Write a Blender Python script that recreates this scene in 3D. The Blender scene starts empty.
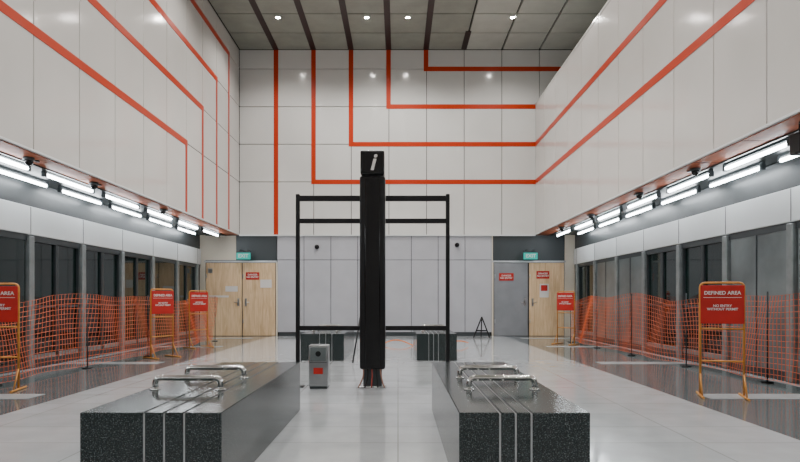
import bpy, bmesh, math, random
from mathutils import Vector, Matrix
random.seed(4)
S=bpy.context.scene
F=600.0; EYE=1.15; D=18.65; AX=-0.33
HU=4.60; HL=5.83            # half widths: upper hall / lower hall
XL=AX-HU; XR=AX+HU          # upper wall faces
LL=AX-HL; LR=AX+HL          # platform screen faces
ZS=3.14; ZC=8.90; ZP=7.19   # soffit, ceiling, right parapet
Y0=-6.0; P=1.17
XO=9.5

# ---------------------------------------------------------------- materials
def mat(name,col,rough=0.5,metal=0.0,emit=None,es=0.0,noise=0.0,nscale=5.0,bump=0.0,spec=0.5,coat=0.0,rvar=0.0):
    m=bpy.data.materials.new(name); m.use_nodes=True
    nt=m.node_tree; b=nt.nodes['Principled BSDF']
    b.inputs['Base Color'].default_value=(*col,1); b.inputs['Roughness'].default_value=rough
    b.inputs['Metallic'].default_value=metal
    b.inputs['Specular IOR Level'].default_value=spec
    b.inputs['Coat Weight'].default_value=coat
    if emit:
        b.inputs['Emission Color'].default_value=(*emit,1); b.inputs['Emission Strength'].default_value=es
    if noise or bump or rvar:
        tc=nt.nodes.new('ShaderNodeTexCoord'); n=nt.nodes.new('ShaderNodeTexNoise')
        n.inputs['Scale'].default_value=nscale; n.inputs['Detail'].default_value=6
        nt.links.new(tc.outputs['Object'],n.inputs['Vector'])
        if noise:
            r=nt.nodes.new('ShaderNodeValToRGB')
            r.color_ramp.elements[0].position=0.3; r.color_ramp.elements[1].position=0.7
            r.color_ramp.elements[0].color=(*[max(0,c*(1-noise)) for c in col],1)
            r.color_ramp.elements[1].color=(*[min(1,c*(1+noise)) for c in col],1)
            nt.links.new(n.outputs['Fac'],r.inputs['Fac']); nt.links.new(r.outputs['Color'],b.inputs['Base Color'])
        if bump:
            bp=nt.nodes.new('ShaderNodeBump'); bp.inputs['Strength'].default_value=bump; bp.inputs['Distance'].default_value=0.02
            nt.links.new(n.outputs['Fac'],bp.inputs['Height']); nt.links.new(bp.outputs['Normal'],b.inputs['Normal'])
        if rvar:
            mr=nt.nodes.new('ShaderNodeMapRange'); mr.inputs['To Min'].default_value=max(0,rough-rvar); mr.inputs['To Max'].default_value=rough+rvar
            nt.links.new(n.outputs['Fac'],mr.inputs['Value']); nt.links.new(mr.outputs['Result'],b.inputs['Roughness'])
    return m
def tilemat(name,c1,c2,mortar,w,h,rough,nscale=3.0,ms=0.006,off=0.0,spec=.6):
    m=bpy.data.materials.new(name); m.use_nodes=True
    nt=m.node_tree; b=nt.nodes['Principled BSDF']; b.inputs['Roughness'].default_value=rough
    b.inputs['Specular IOR Level'].default_value=spec
    tc=nt.nodes.new('ShaderNodeTexCoord'); br=nt.nodes.new('ShaderNodeTexBrick')
    br.offset=off; br.inputs['Scale'].default_value=1.0
    br.inputs['Brick Width'].default_value=w; br.inputs['Row Height'].default_value=h
    br.inputs['Mortar Size'].default_value=ms; br.inputs['Mortar Smooth'].default_value=0.1
    br.inputs['Color1'].default_value=(*c1,1); br.inputs['Color2'].default_value=(*c2,1); br.inputs['Mortar'].default_value=(*mortar,1)
    nt.links.new(tc.outputs['Object'],br.inputs['Vector'])
    n=nt.nodes.new('ShaderNodeTexNoise'); n.inputs['Scale'].default_value=nscale; n.inputs['Detail'].default_value=8
    nt.links.new(tc.outputs['Object'],n.inputs['Vector'])
    r=nt.nodes.new('ShaderNodeMapRange'); r.inputs['From Min'].default_value=.3; r.inputs['From Max'].default_value=.7
    r.inputs['To Min'].default_value=.90; r.inputs['To Max'].default_value=1.05
    nt.links.new(n.outputs['Fac'],r.inputs['Value'])
    mx=nt.nodes.new('ShaderNodeMix'); mx.data_type='RGBA'; mx.blend_type='MULTIPLY'; mx.inputs[0].default_value=1
    nt.links.new(br.outputs['Color'],mx.inputs[6]); nt.links.new(r.outputs['Result'],mx.inputs[7])
    nt.links.new(mx.outputs[2],b.inputs['Base Color'])
    mr=nt.nodes.new('ShaderNodeMapRange'); mr.inputs['To Min'].default_value=rough-.05; mr.inputs['To Max'].default_value=rough+.06
    nt.links.new(n.outputs['Fac'],mr.inputs['Value']); nt.links.new(mr.outputs['Result'],b.inputs['Roughness'])
    return m
def woodmat(name,c1,c2):
    m=bpy.data.materials.new(name); m.use_nodes=True
    nt=m.node_tree; b=nt.nodes['Principled BSDF']; b.inputs['Roughness'].default_value=.6
    tc=nt.nodes.new('ShaderNodeTexCoord'); mp=nt.nodes.new('ShaderNodeMapping'); mp.inputs['Scale'].default_value=(9,9,0.9)
    n=nt.nodes.new('ShaderNodeTexNoise'); n.inputs['Scale'].default_value=1.6; n.inputs['Detail'].default_value=7; n.inputs['Distortion'].default_value=1.2
    r=nt.nodes.new('ShaderNodeValToRGB'); r.color_ramp.elements[0].position=.3; r.color_ramp.elements[1].position=.7
    r.color_ramp.elements[0].color=(*c1,1); r.color_ramp.elements[1].color=(*c2,1)
    nt.links.new(tc.outputs['Object'],mp.inputs['Vector']); nt.links.new(mp.outputs['Vector'],n.inputs['Vector'])
    nt.links.new(n.outputs['Fac'],r.inputs['Fac']); nt.links.new(r.outputs['Color'],b.inputs['Base Color'])
    return m

M={}
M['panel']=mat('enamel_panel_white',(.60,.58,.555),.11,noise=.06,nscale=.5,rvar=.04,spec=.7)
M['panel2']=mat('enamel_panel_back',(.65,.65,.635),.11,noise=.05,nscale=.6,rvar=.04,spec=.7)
M['joint']=mat('joint_dark',(.02,.02,.02),.8)  # dark colour of the panel backing and joints
M['red']=mat('red_inlay',(.46,.034,.006),.35,spec=.25)
M['brown']=mat('dark_inlay',(.020,.006,.005),.5)
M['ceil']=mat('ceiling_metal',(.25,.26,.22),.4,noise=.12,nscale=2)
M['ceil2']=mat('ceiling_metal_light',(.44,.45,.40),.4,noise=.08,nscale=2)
M['lower']=mat('lower_wall_panel',(.40,.405,.44),.28,noise=.06,nscale=1.5)
M['cream']=mat('cream_frame',(.62,.56,.46),.45,noise=.04,nscale=2)
M['dkgrey']=mat('dark_grey_metal',(.038,.046,.050),.4,metal=.3)
M['soffit']=mat('soffit_redbrown',(.32,.085,.035),.5,noise=.3,nscale=4,spec=.25)
M['soffit_dk']=mat('soffit_dark',(.022,.026,.028),.4,noise=.2,nscale=3)
M['white']=mat('white_fascia',(.66,.68,.68),.3,noise=.04,nscale=1.0)
M['steel']=mat('brushed_steel',(.42,.43,.44),.28,metal=1,noise=.06,nscale=12)
M['chrome']=mat('polished_steel',(.68,.68,.67),.14,metal=1,noise=.02,nscale=6)
M['post']=mat('screen_post_grey',(.21,.23,.23),.35,metal=.4,noise=.15,nscale=6)
M['glass']=mat('dark_platform_glass',(.004,.012,.011),.04,spec=.5,noise=.3,nscale=.8)
M['greyp']=mat('grey_cladding',(.125,.145,.147),.28,metal=.2,noise=.35,nscale=1.5)
M['black']=mat('black_powdercoat',(.005,.005,.006),.42,noise=.2,nscale=8,spec=.3)
M['blackg']=mat('black_gloss',(.004,.004,.005),.18,spec=.35)
M['tube']=mat('fluorescent_tube',(1,1,1),.5,emit=(.90,.96,1.0),es=30)
M['dl']=mat('downlight_lens',(1,1,1),.5,emit=(1,.96,.9),es=260)
M['exit']=mat('exit_sign_green',(.0,.25,.2),.4,emit=(.0,.42,.36),es=.6)
M['signw']=mat('sign_white',(.60,.58,.56),.5)
M['signr']=mat('sign_red',(.38,.014,.009),.5,noise=.10,nscale=6,spec=.3)
M['yellow']=mat('barrier_frame_orange',(.50,.20,.025),.45,noise=.15,nscale=9)
M['mesh']=mat('orange_plastic_mesh',(.66,.12,.035),.55,noise=.12,nscale=4)
M['ply']=woodmat('plywood_hoarding',(.50,.33,.18),(.70,.51,.31))
M['gdoor']=mat('grey_door',(.20,.21,.23),.45,noise=.08,nscale=3)
M['floorC']=tilemat('floor_terrazzo',(.45,.475,.495),(.425,.45,.47),(.29,.30,.31),1.2,.6,.09,spec=.8)
M['floorD']=tilemat('floor_concrete_dark',(.12,.142,.148),(.105,.127,.133),(.06,.07,.075),1.2,1.2,.09,nscale=1.4,spec=.7)
M['floorS']=mat('floor_pale_strip',(.36,.38,.39),.2,noise=.1,nscale=3)
M['cableR']=mat('red_cable',(.25,.03,.02),.5); M['cableO']=mat('orange_cable',(.7,.18,.03),.5)
M['copper']=mat('conduit',(.25,.12,.08),.5)

# granite
def granite():
    m=bpy.data.materials.new('dark_granite'); m.use_nodes=True
    nt=m.node_tree; b=nt.nodes['Principled BSDF']; b.inputs['Roughness'].default_value=.17
    b.inputs['Specular IOR Level'].default_value=.45
    tc=nt.nodes.new('ShaderNodeTexCoord')
    n=nt.nodes.new('ShaderNodeTexNoise'); n.inputs['Scale'].default_value=130; n.inputs['Detail'].default_value=4
    nt.links.new(tc.outputs['Object'],n.inputs['Vector'])
    r=nt.nodes.new('ShaderNodeValToRGB'); e=r.color_ramp.elements
    e[0].position=.38; e[0].color=(.006,.010,.0105,1); e[1].position=.68; e[1].color=(.13,.155,.155,1)
    x=e.new(.54); x.color=(.016,.024,.025,1)
    nt.links.new(n.outputs['Fac'],r.inputs['Fac']); nt.links.new(r.outputs['Color'],b.inputs['Base Color'])
    return m
M['granite']=granite()

# ---------------------------------------------------------------- mesh builder
class B:
    def __init__(s,name): s.name=name; s.bm=bmesh.new(); s.mats=[]
    def mi(s,k):
        if k not in s.mats: s.mats.append(k)
        return s.mats.index(k)
    def box(s,x0,x1,y0,y1,z0,z1,k,bev=0.0,seg=1,rot=None):
        r=bmesh.ops.create_cube(s.bm,size=1.0); vs=r['verts']
        c=Vector(((x0+x1)/2,(y0+y1)/2,(z0+z1)/2))
        for v in vs:
            p=Vector((v.co.x*(x1-x0),v.co.y*(y1-y0),v.co.z*(z1-z0)))
            if rot is not None: p=rot@p
            v.co=p+c
        i=s.mi(k); fs=set(f for v in vs for f in v.link_faces)
        for f in fs: f.material_index=i
        if bev>0:
            es=set(e for v in vs for e in v.link_edges)
            g=bmesh.ops.bevel(s.bm,geom=list(es),offset=bev,segments=seg,affect='EDGES',profile=.5)
            for f in g['faces']: f.material_index=i; f.smooth=seg>1
        return s
    def tube(s,pts,r,k,n=10,closed=False):
        pts=[Vector(p) for p in pts]; i=s.mi(k); rings=[]; N=len(pts)
        prev=None
        for j,p in enumerate(pts):
            if closed: t=(pts[(j+1)%N]-pts[j-1])
            else: t=pts[min(j+1,N-1)]-pts[max(j-1,0)]
            t.normalize()
            if prev is None:
                a=Vector((0,0,1)) if abs(t.z)<.9 else Vector((1,0,0))
                u=t.cross(a).normalized()
            else:
                u=(prev-t*prev.dot(t)).normalized()
            prev=u; w=t.cross(u)
            rings.append([s.bm.verts.new(p+u*r*math.cos(2*math.pi*q/n)+w*r*math.sin(2*math.pi*q/n)) for q in range(n)])
        cnt=N if closed else N-1
        for j in range(cnt):
            a=rings[j]; b=rings[(j+1)%N]
            for q in range(n):
                f=s.bm.faces.new((a[q],a[(q+1)%n],b[(q+1)%n],b[q])); f.material_index=i; f.smooth=True
        if not closed:
            f=s.bm.faces.new(rings[0][::-1]); f.material_index=i
            f=s.bm.faces.new(rings[-1]); f.material_index=i
        return s
    def dome(s,c,r,k,flip=False,scale=(1,1,1)):
        g=bmesh.ops.create_uvsphere(s.bm,u_segments=20,v_segments=12,radius=r); i=s.mi(k)
        for v in g['verts']: v.co=Vector((v.co.x*scale[0],v.co.y*scale[1],v.co.z*scale[2]))+Vector(c)
        for f in set(f for v in g['verts'] for f in v.link_faces): f.material_index=i; f.smooth=True
        return s
    def done(s,parent=None):
        bmesh.ops.recalc_face_normals(s.bm,faces=s.bm.faces)
        me=bpy.data.meshes.new(s.name); s.bm.to_mesh(me); s.bm.free()
        for k in s.mats: me.materials.append(M[k])
        o=bpy.data.objects.new(s.name,me); S.collection.objects.link(o)
        if parent: o.parent=parent
        return o
def text(name,body,loc,size,k,parent,rot=(math.pi/2,0,0),ital=0,ext=.002):
    c=bpy.data.curves.new(name,'FONT'); c.body=body; c.size=size; c.align_x='CENTER'; c.align_y='CENTER'
    c.extrude=ext; c.shear=ital; c.offset=size*.02
    o=bpy.data.objects.new(name,c); o.location=loc; o.rotation_euler=rot
    c.materials.append(M[k]); S.collection.objects.link(o)
    if parent: o.parent=parent
    return o
def fillet(pts,r,n=6):
    pts=[Vector(p) for p in pts]; out=[pts[0]]
    for a,b,c in zip(pts,pts[1:],pts[2:]):
        d1=(a-b).normalized(); d2=(c-b).normalized()
        rr=min(r,(a-b).length*.49,(c-b).length*.49)
        p0=b+d1*rr; p2=b+d2*rr
        for i in range(n+1):
            t=i/n; out.append(p0*(1-t)**2+b*2*t*(1-t)+p2*t*t)
    out.append(pts[-1]); return out

# ---------------------------------------------------------------- room shell
XF0=AX-3.6; XF1=AX+3.6
b=B('floor')
b.box(XF0,XF1,Y0,D+.3,-.2,0,'floorC')
b.box(LL-.4,XF0,Y0,D+.3,-.2,0,'floorD'); b.box(XF1,LR+.4,Y0,D+.3,-.2,0,'floorD')
b.done()
b=B('floor_threshold_strips')
for y in (3.2,6.9,10.6,14.3,17.4):
    b.box(LL+.25,LL+1.9,y,y+.35,0,.004,'floorS'); b.box(LR-1.9,LR-.25,y,y+.35,0,.004,'floorS')
b.box(LL+.12,LL+.25,Y0+.1,D-.06,0,.004,'floorS'); b.box(LR-.25,LR-.12,Y0+.1,D-.06,0,.004,'floorS')
b.done()

ROWS=[ZS,4.79,5.96,7.13,8.30,ZC]
g=.009
# back wall (far)
b=B('wall_back')
b.box(LL-.4,XO,D+.06,D+.3,0,ZC,'joint')
vx0=(276-398)/F*D
cols=[vx0+P*i for i in range(-3,14)]
xs=[XL]+[c for c in cols if XL+.1<c<XO-.1]+[XO]
for x0,x1 in zip(xs,xs[1:]):
    for z0,z1 in zip(ROWS,ROWS[1:]):
        b.box(x0+g,x1-g,D,D+.08,z0+g,z1-g,'panel2',.004)
cx0=(277-398)/F*D; cx1=(492-398)/F*D
n=8; w=(cx1-cx0)/n
for i in range(n):
    b.box(cx0+i*w+.008,cx0+(i+1)*w-.008,D+.02,D+.1,.12,2.36,'lower',.004)
    b.box(cx0+i*w+.008,cx0+(i+1)*w-.008,D+.02,D+.1,2.375,ZS-.02,'lower',.004)
fr=B('trim_door_frames')
for x0,x1,dx0,dx1 in ((LL,cx0,(206-398)/F*D,(276-398)/F*D),(cx1,LR,(493.5-398)/F*D,(564-398)/F*D)):
    b.box(x0,dx0-.02,D,D+.1,0,ZS,'cream')
    if dx1<x1-.05: b.box(dx1+.02,x1,D,D+.1,0,ZS,'cream')
    b.box(dx0-.02,min(dx1+.02,x1),D+.01,D+.1,0,ZS,'dkgrey')
    fr.box(dx0-.05,min(dx1+.05,x1),D-.05,D-.0,2.285,2.34,'steel')
    fr.box(dx0-.05,dx0-.01,D-.05,D-.0,0,2.285,'cream')
    fr.box(dx1+.01,dx1+.05,D-.05,D-.0,0,2.285,'cream')
b.box((206-398)/F*D-.02,(236-398)/F*D,D+.0,D+.02,2.36,ZS-.02,'cream')
b.done(); fr.done()
b=B('trim_ledge'); b.box(XL,XR,D-.03,D,ZS-.03,ZS+.005,'white'); b.done()
b=B('baseboard_back'); b.box(cx0+.06,cx1-.06,D-.015,D+.03,0,.11,'dkgrey',.003); b.done()

# left wall
b=B('wall_left')
b.box(LL-.4,XL-.05,Y0,D+.06,ZS+.02,ZC,'joint')
ys=[D-P*i for i in range(0,22)]; ys=[y for y in ys if y>Y0+.2]+[Y0]
for y1,y0 in zip(ys,ys[1:]):
    for z0,z1 in zip(ROWS,ROWS[1:]):
        b.box(XL-.06,XL,y0+g,y1-g,z0+g,z1-g,'panel',.004)
b.box(XL-.1,XL+.015,Y0,D,ZS-.0,ZS+.03,'white')
b.done()
b=B('wall_left_lower'); b.box(LL-.4,LL-.13,Y0,D+.06,0,ZS+.02,'joint'); b.done()
# right wall mass (parapet height)
b=B('wall_right')
b.box(XR+.05,XO,Y0,D,ZS+.02,ZP-.03,'joint')
R2=[ZS,4.79,5.96,ZP]
for y1,y0 in zip(ys,ys[1:]):
    for z0,z1 in zip(R2,R2[1:]):
        b.box(XR,XR+.06,y0+g,y1-g,z0+g,z1-g,'panel',.004)
b.box(XR-.01,XR+.3,Y0,D,ZP-.03,ZP+.02,'panel')
b.box(XR+.3,XO,Y0,D,ZP-.04,ZP,'floorS')
b.box(XR-.015,XR+.1,Y0,D,ZS,ZS+.03,'white')
b.done()
b=B('wall_right_lower'); b.box(LR+.13,LR+.4,Y0,D+.06,0,ZS+.02,'joint'); b.done()
b=B('wall_right_outer'); b.box(XO,XO+.2,Y0,D+.3,ZP-.5,ZC,'panel'); b.done()
b=B('wall_front')
b.box(LL-.4,XO+.2,Y0-.3,Y0,0,ZC,'panel')
b.done()
# soffits
for sd,nm in ((-1,'trim_soffit_left'),(1,'trim_soffit_right')):
    b=B(nm)
    def sx(h0,h1): 
        a=AX+sd*h0; c=AX+sd*h1; return (min(a,c),max(a,c))
    x0,x1=sx(HU+.03,HU+.42); b.box(x0,x1,Y0,D,ZS-.01,ZS+.02,'soffit')
    x0,x1=sx(HU+.42,HL+.12); b.box(x0,x1,Y0,D,ZS,ZS+.02,'soffit_dk')
    y=Y0+.3
    while y<D-.2:
        x0,x1=sx(HU+.03,HU+.42); b.box(x0,x1,y,y+.012,ZS-.012,ZS,'joint'); y+=1.2
    x0,x1=sx(HU+.40,HU+.43); b.box(x0,x1,Y0,D,ZS-.03,ZS,'dkgrey')
    b.done()
# ceiling
b=B('ceiling')
b.box(LL-.4,XO+.2,Y0,D+.3,ZC+.08,ZC+.3,'joint')
yy=[D-1.17*1.0*i for i in range(0,22)]; yy=[y for y in yy if y>Y0+.2]+[Y0]
for j,(y1,y0) in enumerate(zip(yy,yy[1:])):
    for x0,x1 in zip(xs,xs[1:]):
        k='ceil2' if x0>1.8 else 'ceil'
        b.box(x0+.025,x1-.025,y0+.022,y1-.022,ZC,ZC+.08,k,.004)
b.done()

# red inlay lines
LW=.070
b=B('trim_1'); V=[(i-398)/F*D for i in (276,313.5,351,388.5,426)]
t=.008
b.box(V[0]-LW,V[0]+LW,D-t,D+.01,ZS,ZC,'red')
for v,z in zip(V[1:],(4.79,5.96,7.13,8.30)):
    b.box(v-LW,v+LW,D-t,D+.01,z+LW,ZC,'red')
    b.box(v-LW,(XR if z<8 else XO),D-t,D+.01,z-LW,z+LW,'red')
b.done()
b=B('trim_2')
for z in (4.79,5.96): b.box(XR-t,XR+.01,Y0,D-t,z-LW,z+LW,'red')
b.done()
b=B('trim_3')
for z,y in ((4.79,D-4*P),(5.96,D-3*P),(7.13,D-2*P),(8.30,D-P)):
    b.box(XL-.01,XL+t,Y0,y+LW,z-LW,z+LW,'red')
    b.box(XL-.01,XL+t,y-LW*.8,y+LW*.8,ZS+.03,z-LW,'red')
b.done()
b=B('trim_4')
for v in V+[V[4]+P]:
    b.box(v-LW*1.2,v+LW*1.2,(Y0 if v<V[4]+.5 else D-1.3),D,ZC-.012,ZC+.02,'brown')
b.done()

# ---------------------------------------------------------------- platform screen doors
def psd(sd):
    b=B('platform_screen_door')
    def bx(h0,h1,y0,y1,z0,z1,k,bev=0):
        a=AX+sd*h0; c=AX+sd*h1; b.box(min(a,c),max(a,c),y0,y1,z0,z1,k,bev)
    bx(HL-.0,HL+.12,Y0+.02,D-.06,2.66,ZS-.02,'soffit_dk')
    bx(HL-.06,HL+.12,Y0+.02,D-.06,2.22,2.69,'white',.01)
    bx(HL-.03,HL+.12,Y0+.02,D-.06,2.12,2.22,'dkgrey')
    bx(HL-.02,HL+.12,Y0+.02,D-.06,0.0,.12,'dkgrey')
    y=D-.3; i=0
    while y>Y0+.5:
        y1=y; y0=max(y-1.66,Y0+.05)
        bx(HL-.08,HL+.1,y1-.14,y1,0,2.2,'post',.012)
        if i%4==1 or (sd>0 and i%4==2):   # solid cladding bay
            bx(HL-.03,HL+.08,y0+.02,y1-.18,.12,2.12,'greyp' if sd>0 else 'glass',.005)
            if sd>0: bx(HL-.04,HL,y0+.75,y0+.77,.12,2.12,'dkgrey')
        else:
            bx(HL+.02,HL+.05,y0,y1-.14,.12,2.12,'glass')
            ym=(y0+y1-.14)/2
            for c in (y0+.03,ym-.025,ym+.025,y1-.17):
                bx(HL-.02,HL+.06,c-.02,c+.02,.12,2.12,'dkgrey')
            bx(HL-.02,HL+.06,y0,y1-.14,.12,.2,'post'); bx(HL-.02,HL+.06,y0,y1-.14,1.0,1.04,'dkgrey')
        bx(HL-.064,HL-.05,y1-.09,y1-.078,2.23,2.68,'dkgrey')
        y-=1.66; i+=1
    return b.done()
psd(-1); psd(1)

# fluorescent rows
for sd,h in ((-1,5.08),(-1,5.60),(1,5.12),(1,5.60)):
    b=B('fluorescent_light_row')
    x=AX+sd*h
    y=D-.6 if h<5.3 else D-1.1
    while y-1.45>Y0+.2:
        b.box(x-.025,x+.025,y-1.5,y,ZS-.045,ZS,'dkgrey',.006)
        b.tube([(x,y-1.45,ZS-.085),(x,y-.05,ZS-.085)],.026,'tube',10)
        b.box(x-.03,x+.03,y-1.5,y-1.45,ZS-.12,ZS-.04,'dkgrey'); b.box(x-.03,x+.03,y-.05,y,ZS-.12,ZS-.04,'dkgrey')
        y-=1.85
    b.done()
# downlights
b=B('ceiling_downlight'); pos=[]
for y in (16.5,13.0,9.5,6.0,2.5,-1.0,-4.2):
    for x in (-3.3,-.86,.27,3.15): pos.append((x,y))
for x,y in pos:
    ring=[(x+.07*math.cos(a*math.pi/12),y+.07*math.sin(a*math.pi/12),ZC-.008) for a in range(24)]
    b.tube(ring,.012,'white',6,closed=True)
    b.tube([(x,y,ZC-.002),(x,y,ZC+.01)],.06,'dl',16)
dl=b.done()
for i,(x,y) in enumerate(pos):
    l=bpy.data.lights.new('lamp','SPOT'); l.energy=310 if y>8 else (200 if y>5 else 120); l.spot_size=math.radians(140); l.spot_blend=.6; l.shadow_soft_size=.07
    l.color=(1,.955,.90)
    o=bpy.data.objects.new('lamp_%d'%i,l); o.location=(x,y,ZC-.05); S.collection.objects.link(o); o.parent=dl

# ---------------------------------------------------------------- benches
def bench(cx,W,y0,y1,grooves,handles,hx):
    H=.50
    b=B('granite_bench')
    x0=cx-W; x1=cx+W
    gw=.012; gx=sorted(cx+q for q in grooves)
    b.box(x0+.02,x1-.02,y0+.03,y1-.02,0,.48,'black')
    edges=[x0]+gx+[x1]
    for i,(a,c) in enumerate(zip(edges,edges[1:])):
        b.box(a+(gw/2 if i else 0),c-(gw/2 if i<len(edges)-2 else 0),y0,y1,.0,H,'granite',.005)
    for q in gx:
        b.box(q-gw/2,q+gw/2,y0+.008,y1-.006,0,H-.010,'steel')
    for hy in handles:
        a=hx-.235; c=hx+.235; h=.085
        path=fillet([(a,hy,H-.01),(a,hy,H+h),(c,hy,H+h),(c,hy,H-.01)],.07,7)
        b.tube(path,.021,'chrome',12)
        for q in (a,c): b.tube([(q,hy,H-.001),(q,hy,H+.008)],.038,'chrome',14)
    return b.done()
bl=-1.415; br=.725
bench(bl,.405,3.43,6.2,(-.04,.075,.19),(4.3,4.95),bl-.09)
bench(br,.375,3.43,6.2,(-.14,-.05,.04),(4.3,4.95),br+.02)
bench(bl,.405,11.2,13.9,(-.05,.065,.18),(12.1,12.8),bl-.05)
bench(br,.375,11.2,13.9,(-.15,-.06,.03),(12.1,12.8),br+.02)

# ---------------------------------------------------------------- totem
ty=7.75
b=B('information_totem')
b.box(AX-.165,AX+.165,ty-.02,ty+.22,.24,2.74,'black',.03,3)
b.box(AX-.10,AX+.10,ty-.035,ty+.0,.26,2.72,'blackg',.012,2)
b.box(AX-.155,AX+.155,ty-.05,ty+.24,2.755,3.06,'blackg',.02,3)
b.box(AX-.14,AX+.14,ty,ty+.2,2.72,2.77,'black')
b.box(AX-.12,AX+.12,ty+.03,ty+.18,.02,.26,'dkgrey')
b.box(AX-.17,AX+.17,ty-.0,ty+.22,0,.02,'steel',.004)
for i in range(5):
    x=AX-.12+i*.055
    k=('copper','black','cableR','black','copper')[i]
    b.tube(fillet([(x,ty+.02,.27),(x+.01,ty-.03,.16),(x+.02*(i-2),ty-.05,.05),(x+.03*(i-2),ty-.07,.015)],.06),.009,k,8)
tt=b.done()
text('letter_i','i',(AX+.0,ty-.053,2.9),.3,'signw',tt,ital=.25)

b=B('display_frame')
fy=7.8; hw=.98
for sx in (-1,1):
    b.box(AX+sx*hw-.025,AX+sx*hw+.025,fy+.02,fy+.08,0,2.52,'black',.006)
    b.box(AX+sx*hw-.08,AX+sx*hw+.08,fy-.02,fy+.12,0,.015,'black',.004)
for z0,z1 in ((2.43,2.50),(2.14,2.20),(.74,.80)):
    b.box(AX-hw,AX-.168,fy+.025,fy+.075,z0,z1,'black',.004); b.box(AX+.168,AX+hw,fy+.025,fy+.075,z0,z1,'black',.004)
b.done()

# small floor cabinet
b=B('floor_service_box')
x=-1.02; y=7.67
b.box(x-.125,x+.125,y,y+.2,.03,.56,'steel',.012,2)
b.box(x-.11,x+.11,y+.01,y+.19,0,.03,'dkgrey')
b.box(x-.10,x+.10,y-.006,y+.01,.36,.53,'greyp',.004)
b.tube([(x,y-.012,.45),(x,y+.0,.45)],.035,'black',16)
b.box(x-.06,x+.06,y-.005,y+.005,.19,.27,'signr')
b.box(x-.11,x+.11,y-.004,y+.005,.335,.34,'black')
b.done()

# ---------------------------------------------------------------- doors
def px(u,d=D): return (u-398)/F*d
DD=D-.045
def door(name,u0,u1,k,hand):
    b=B(name); x0=px(u0); x1=px(u1)
    b.box(x0,x1,DD,D-.003,.01,2.27,k,.004)
    z=1.05
    hx=x1-.1 if hand>0 else x0+.1
    b.box(hx-.03,hx+.03,DD-.01,DD,z-.12,z+.12,'steel',.003)
    b.tube(fillet([(hx,DD-.01,z),(hx,DD-.06,z),(hx-.12*hand,DD-.06,z)],.02),.01,'steel',8)
    b.tube([(x0+.02,DD-.005,.4),(x0+.02,DD-.005,.52)],.012,'steel',8); b.tube([(x0+.02,DD-.005,1.8),(x0+.02,DD-.005,1.92)],.012,'steel',8)
    return b,x0,x1
def plate(b,x0,x1,z0,z1,k,o=.008): b.box(x0,x1,DD-o,DD,z0,z1,k); return b
b,x0,x1=door('door_1',206.5,242,'ply',1); plate(b,x1-.5,x1-.12,1.38,1.55,'signw'); plate(b,x0+.1,x0+.7,1.2,1.26,'signw'); plate(b,x0+.06,x0+.2,1.95,2.1,'steel'); b.done()
b,x0,x1=door('door_2',243,275.5,'ply',-1); plate(b,x0+.1,x0+.52,1.75,1.98,'signr'); plate(b,x0+.55,x0+.9,1.5,1.75,'signw'); d2=b.done()
text('lettering','DANGER\nNO ENTRY',(x0+.31,DD-.01,1.865),.075,'signw',d2)
b,x0,x1=door('door_3',494,527.5,'gdoor',1); plate(b,x0+.15,x0+.6,1.72,1.95,'signr'); d3=b.done()
text('lettering','DANGER\nNO ENTRY',(x0+.375,DD-.01,1.835),.075,'signw',d3)
b,x0,x1=door('door_4',529,563.5,'ply',-1); plate(b,x0+.22,x0+.62,1.78,2.02,'signr'); plate(b,x0+.32,x0+.6,1.2,1.62,'signw'); plate(b,x0+.36,x0+.56,1.4,1.58,'signr',.011); d4=b.done()
text('lettering','DANGER\nNO ENTRY',(x0+.42,DD-.01,1.9),.075,'signw',d4)

# exit signs
for u in (243.5,530.5):
    x=px(u,18.3)
    b=B('exit_sign')
    b.box(x-.21,x+.21,18.27,18.33,2.36,2.56,'exit',.006)
    b.box(x-.22,x+.22,18.265,18.335,2.56,2.58,'dkgrey')
    b.tube([(x-.12,18.3,2.57),(x-.12,18.3,2.65),(x-.12,D+.005,2.65)],.01,'dkgrey',8)
    b.tube([(x+.12,18.3,2.57),(x+.12,18.3,2.65),(x+.12,D+.005,2.65)],.01,'dkgrey',8)
    o=b.done(); text('lettering','EXIT',(x,18.266,2.46),.15,'signw',o)
# cameras on the back wall
for u,v in ((317,247),(457,245)):
    x=px(u); z=EYE+(299-v)*D/F
    b=B('security_camera')
    b.tube([(x,D-.05,z),(x,D+.019,z)],.07,'black',18); b.dome((x,D-.05,z),.06,'blackg')
    b.done()
# soffit domes, speakers
for sd,y in ((1,9.1),(1,11.2),(1,14),(-1,8.4),(-1,10.2),(-1,13.2),(1,6.5),(1,16.5)):
    x=AX+sd*(HU+.24)
    b=B('security_camera_dome')
    b.tube([(x,y,ZS-.010),(x,y,ZS-.05)],.075,'dkgrey',20); b.dome((x,y,ZS-.06),.06,'blackg')
    b.tube([(x,y+.18,ZS-.010),(x,y+.18,ZS-.03)],.04,'dkgrey',14)
    b.done()
b=B('hanging_speaker')
x=4.53; y=6.75
b.tube([(x,y,ZS-.010),(x,y,ZS-.12)],.02,'black',10); b.box(x-.07,x+.07,y-.1,y+.1,ZS-.36,ZS-.12,'black',.02,2)
b.tube([(x-.0,y-.11,ZS-.24),(x,y-.09,ZS-.24)],.05,'dkgrey',16)
b.done()

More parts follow.
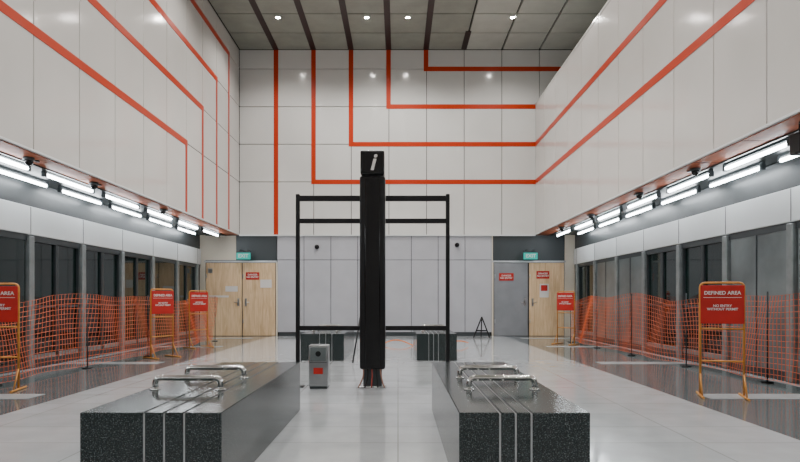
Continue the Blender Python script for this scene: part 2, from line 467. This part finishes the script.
# ---------------------------------------------------------------- safety barriers
def barrier(cx,cy,ang,w=.5,h=1.34):
    b=B('safety_sign_barrier'); r=.014
    R=Matrix.Rotation(ang,4,'Z'); T=Matrix.Translation((cx,cy,0))
    hw=w/2
    b.tube(fillet([(-hw,0,.03),(-hw,0,h),(hw,0,h),(hw,0,.03)],.06),r,'yellow',10)
    for z in (.42,.80): b.tube([(-hw,0,z),(hw,0,z)],r*.8,'yellow',8)
    for s in (-1,1):
        b.tube([(s*hw,-.24,.014),(s*hw,.24,.014)],r,'yellow',8)
        b.tube([(s*hw,-.15,.03),(s*hw,0,.28)],r*.7,'yellow',8)
    b.box(-hw+.0,hw-.0,-.028,-.016,.86,h-.03,'signr',.004)
    b.box(-hw+.03,hw-.03,-.031,-.027,h-.175,h-.17,'signw')
    for v in b.bm.verts: v.co=T@R@v.co
    o=b.done()
    def tx(body,z,sz):
        p=T@R@Vector((0,-.031,z)); text('lettering',body,p,sz,'signw',o,rot=(math.pi/2,0,ang),ext=.001)
    tx('DEFINED AREA',h-.12,w*.125)
    tx('NO ENTRY\nWITHOUT PERMIT',1.05,w*.085)
    return o
barrier(-5.02,7.50,math.radians(12))
barrier(-4.62,11.75,math.radians(58))
barrier(-4.72,14.2,math.radians(54))
barrier(3.80,7.04,math.radians(-18),w=.46)
barrier(4.25,15.2,math.radians(-50))

def fence(pts,z0,z1,seed):
    rnd=random.Random(seed)
    segs=[]; L=0
    P2=[Vector((*p,0)) for p in pts]
    for a,c in zip(P2,P2[1:]): segs.append((L,(c-a).length,a,c)); L+=(c-a).length
    cell=.075; nx=int(L/cell); nz=int((z1-z0)/cell)
    bm=bmesh.new(); gr=[]
    ph=rnd.random()*6
    for i in range(nx+1):
        s=i/nx*L
        for (l0,l,a,c) in segs:
            if s<=l0+l+1e-6: break
        p=a.lerp(c,(s-l0)/l); nrm=(c-a).normalized().cross(Vector((0,0,1)))
        sag=.05*math.sin(s*1.1+ph)+.04*math.sin(s*2.3+ph*2)-.04*abs(math.sin(s*math.pi/2.4))
        col=[]
        for j in range(nz+1):
            t=j/nz
            off=.05*math.sin(s*1.9+t*2+ph)+.03*math.sin(s*5+t*4)
            col.append(bm.verts.new(p+nrm*off+Vector((0,0,z0+(z1-z0)*t+sag*t+.02*math.sin(s*3)*(1-t)*.5))))
        gr.append(col)
    for i in range(nx):
        for j in range(nz):
            bm.faces.new((gr[i][j],gr[i+1][j],gr[i+1][j+1],gr[i][j+1]))
    me=bpy.data.meshes.new('safety_mesh_fence'); bm.to_mesh(me); bm.free(); me.materials.append(M['mesh'])
    o=bpy.data.objects.new('safety_mesh_fence',me); S.collection.objects.link(o)
    w=o.modifiers.new('wire','WIREFRAME'); w.thickness=.009; w.use_even_offset=False; w.use_replace=True
    b=B('stakes'); 
    for (l0,l,a,c) in segs:
        for q in (0,.5,1.0):
            p=a.lerp(c,q); b.tube([(p.x,p.y,0),(p.x,p.y,z1+.03)],.010,'dkgrey',8); b.tube([(p.x,p.y,0),(p.x,p.y,.015)],.08,'black',16)
    b.done(o)
    return o
fence([(-5.3,4.2),(-5.30,7.9),(-5.0,12.0),(-5.0,16.4)],.05,1.20,1)
fence([(5.25,5.2),(5.05,8.2),(4.75,12.2),(4.60,16.0)],.05,1.22,2)

# ---------------------------------------------------------------- small things at the back
b=B('folding_easel')
x=px(483,17.6); y=17.6
b.tube([(x-.28,y,0.01),(x-.02,y+.12,.62)],.02,'black',8); b.tube([(x+.2,y,0.01),(x-.02,y+.12,.62)],.02,'black',8)
b.tube([(x,y+.4,.01),(x-.02,y+.12,.62)],.018,'black',8); b.box(x-.2,x+.14,y+.03,y+.05,.2,.24,'black')
b.done()
b=B('cable_run')
pts=[(-.4+.05*i,14.9+.2*math.sin(i*.3),.02+.10*max(0,math.sin(i*.21))) for i in range(44)]
b.tube(pts,.014,'cableO',8); b.done()
b=B('support_pole'); b.tube([(-.80,10.6,.02),(-.68,10.9,.85)],.014,'black',8); b.done()

# world
w=bpy.data.worlds.new('world'); S.world=w; w.use_nodes=True
w.node_tree.nodes['Background'].inputs[0].default_value=(.5,.55,.6,1); w.node_tree.nodes['Background'].inputs[1].default_value=.05

# camera
c=bpy.data.cameras.new('camera'); c.sensor_width=36; c.lens=F/800*36; c.shift_y=68/800; c.shift_x=2/800
c.clip_start=.05; c.clip_end=100
o=bpy.data.objects.new('camera',c); o.location=(0,0,EYE); o.rotation_euler=(math.pi/2,0,0); S.collection.objects.link(o); S.camera=o
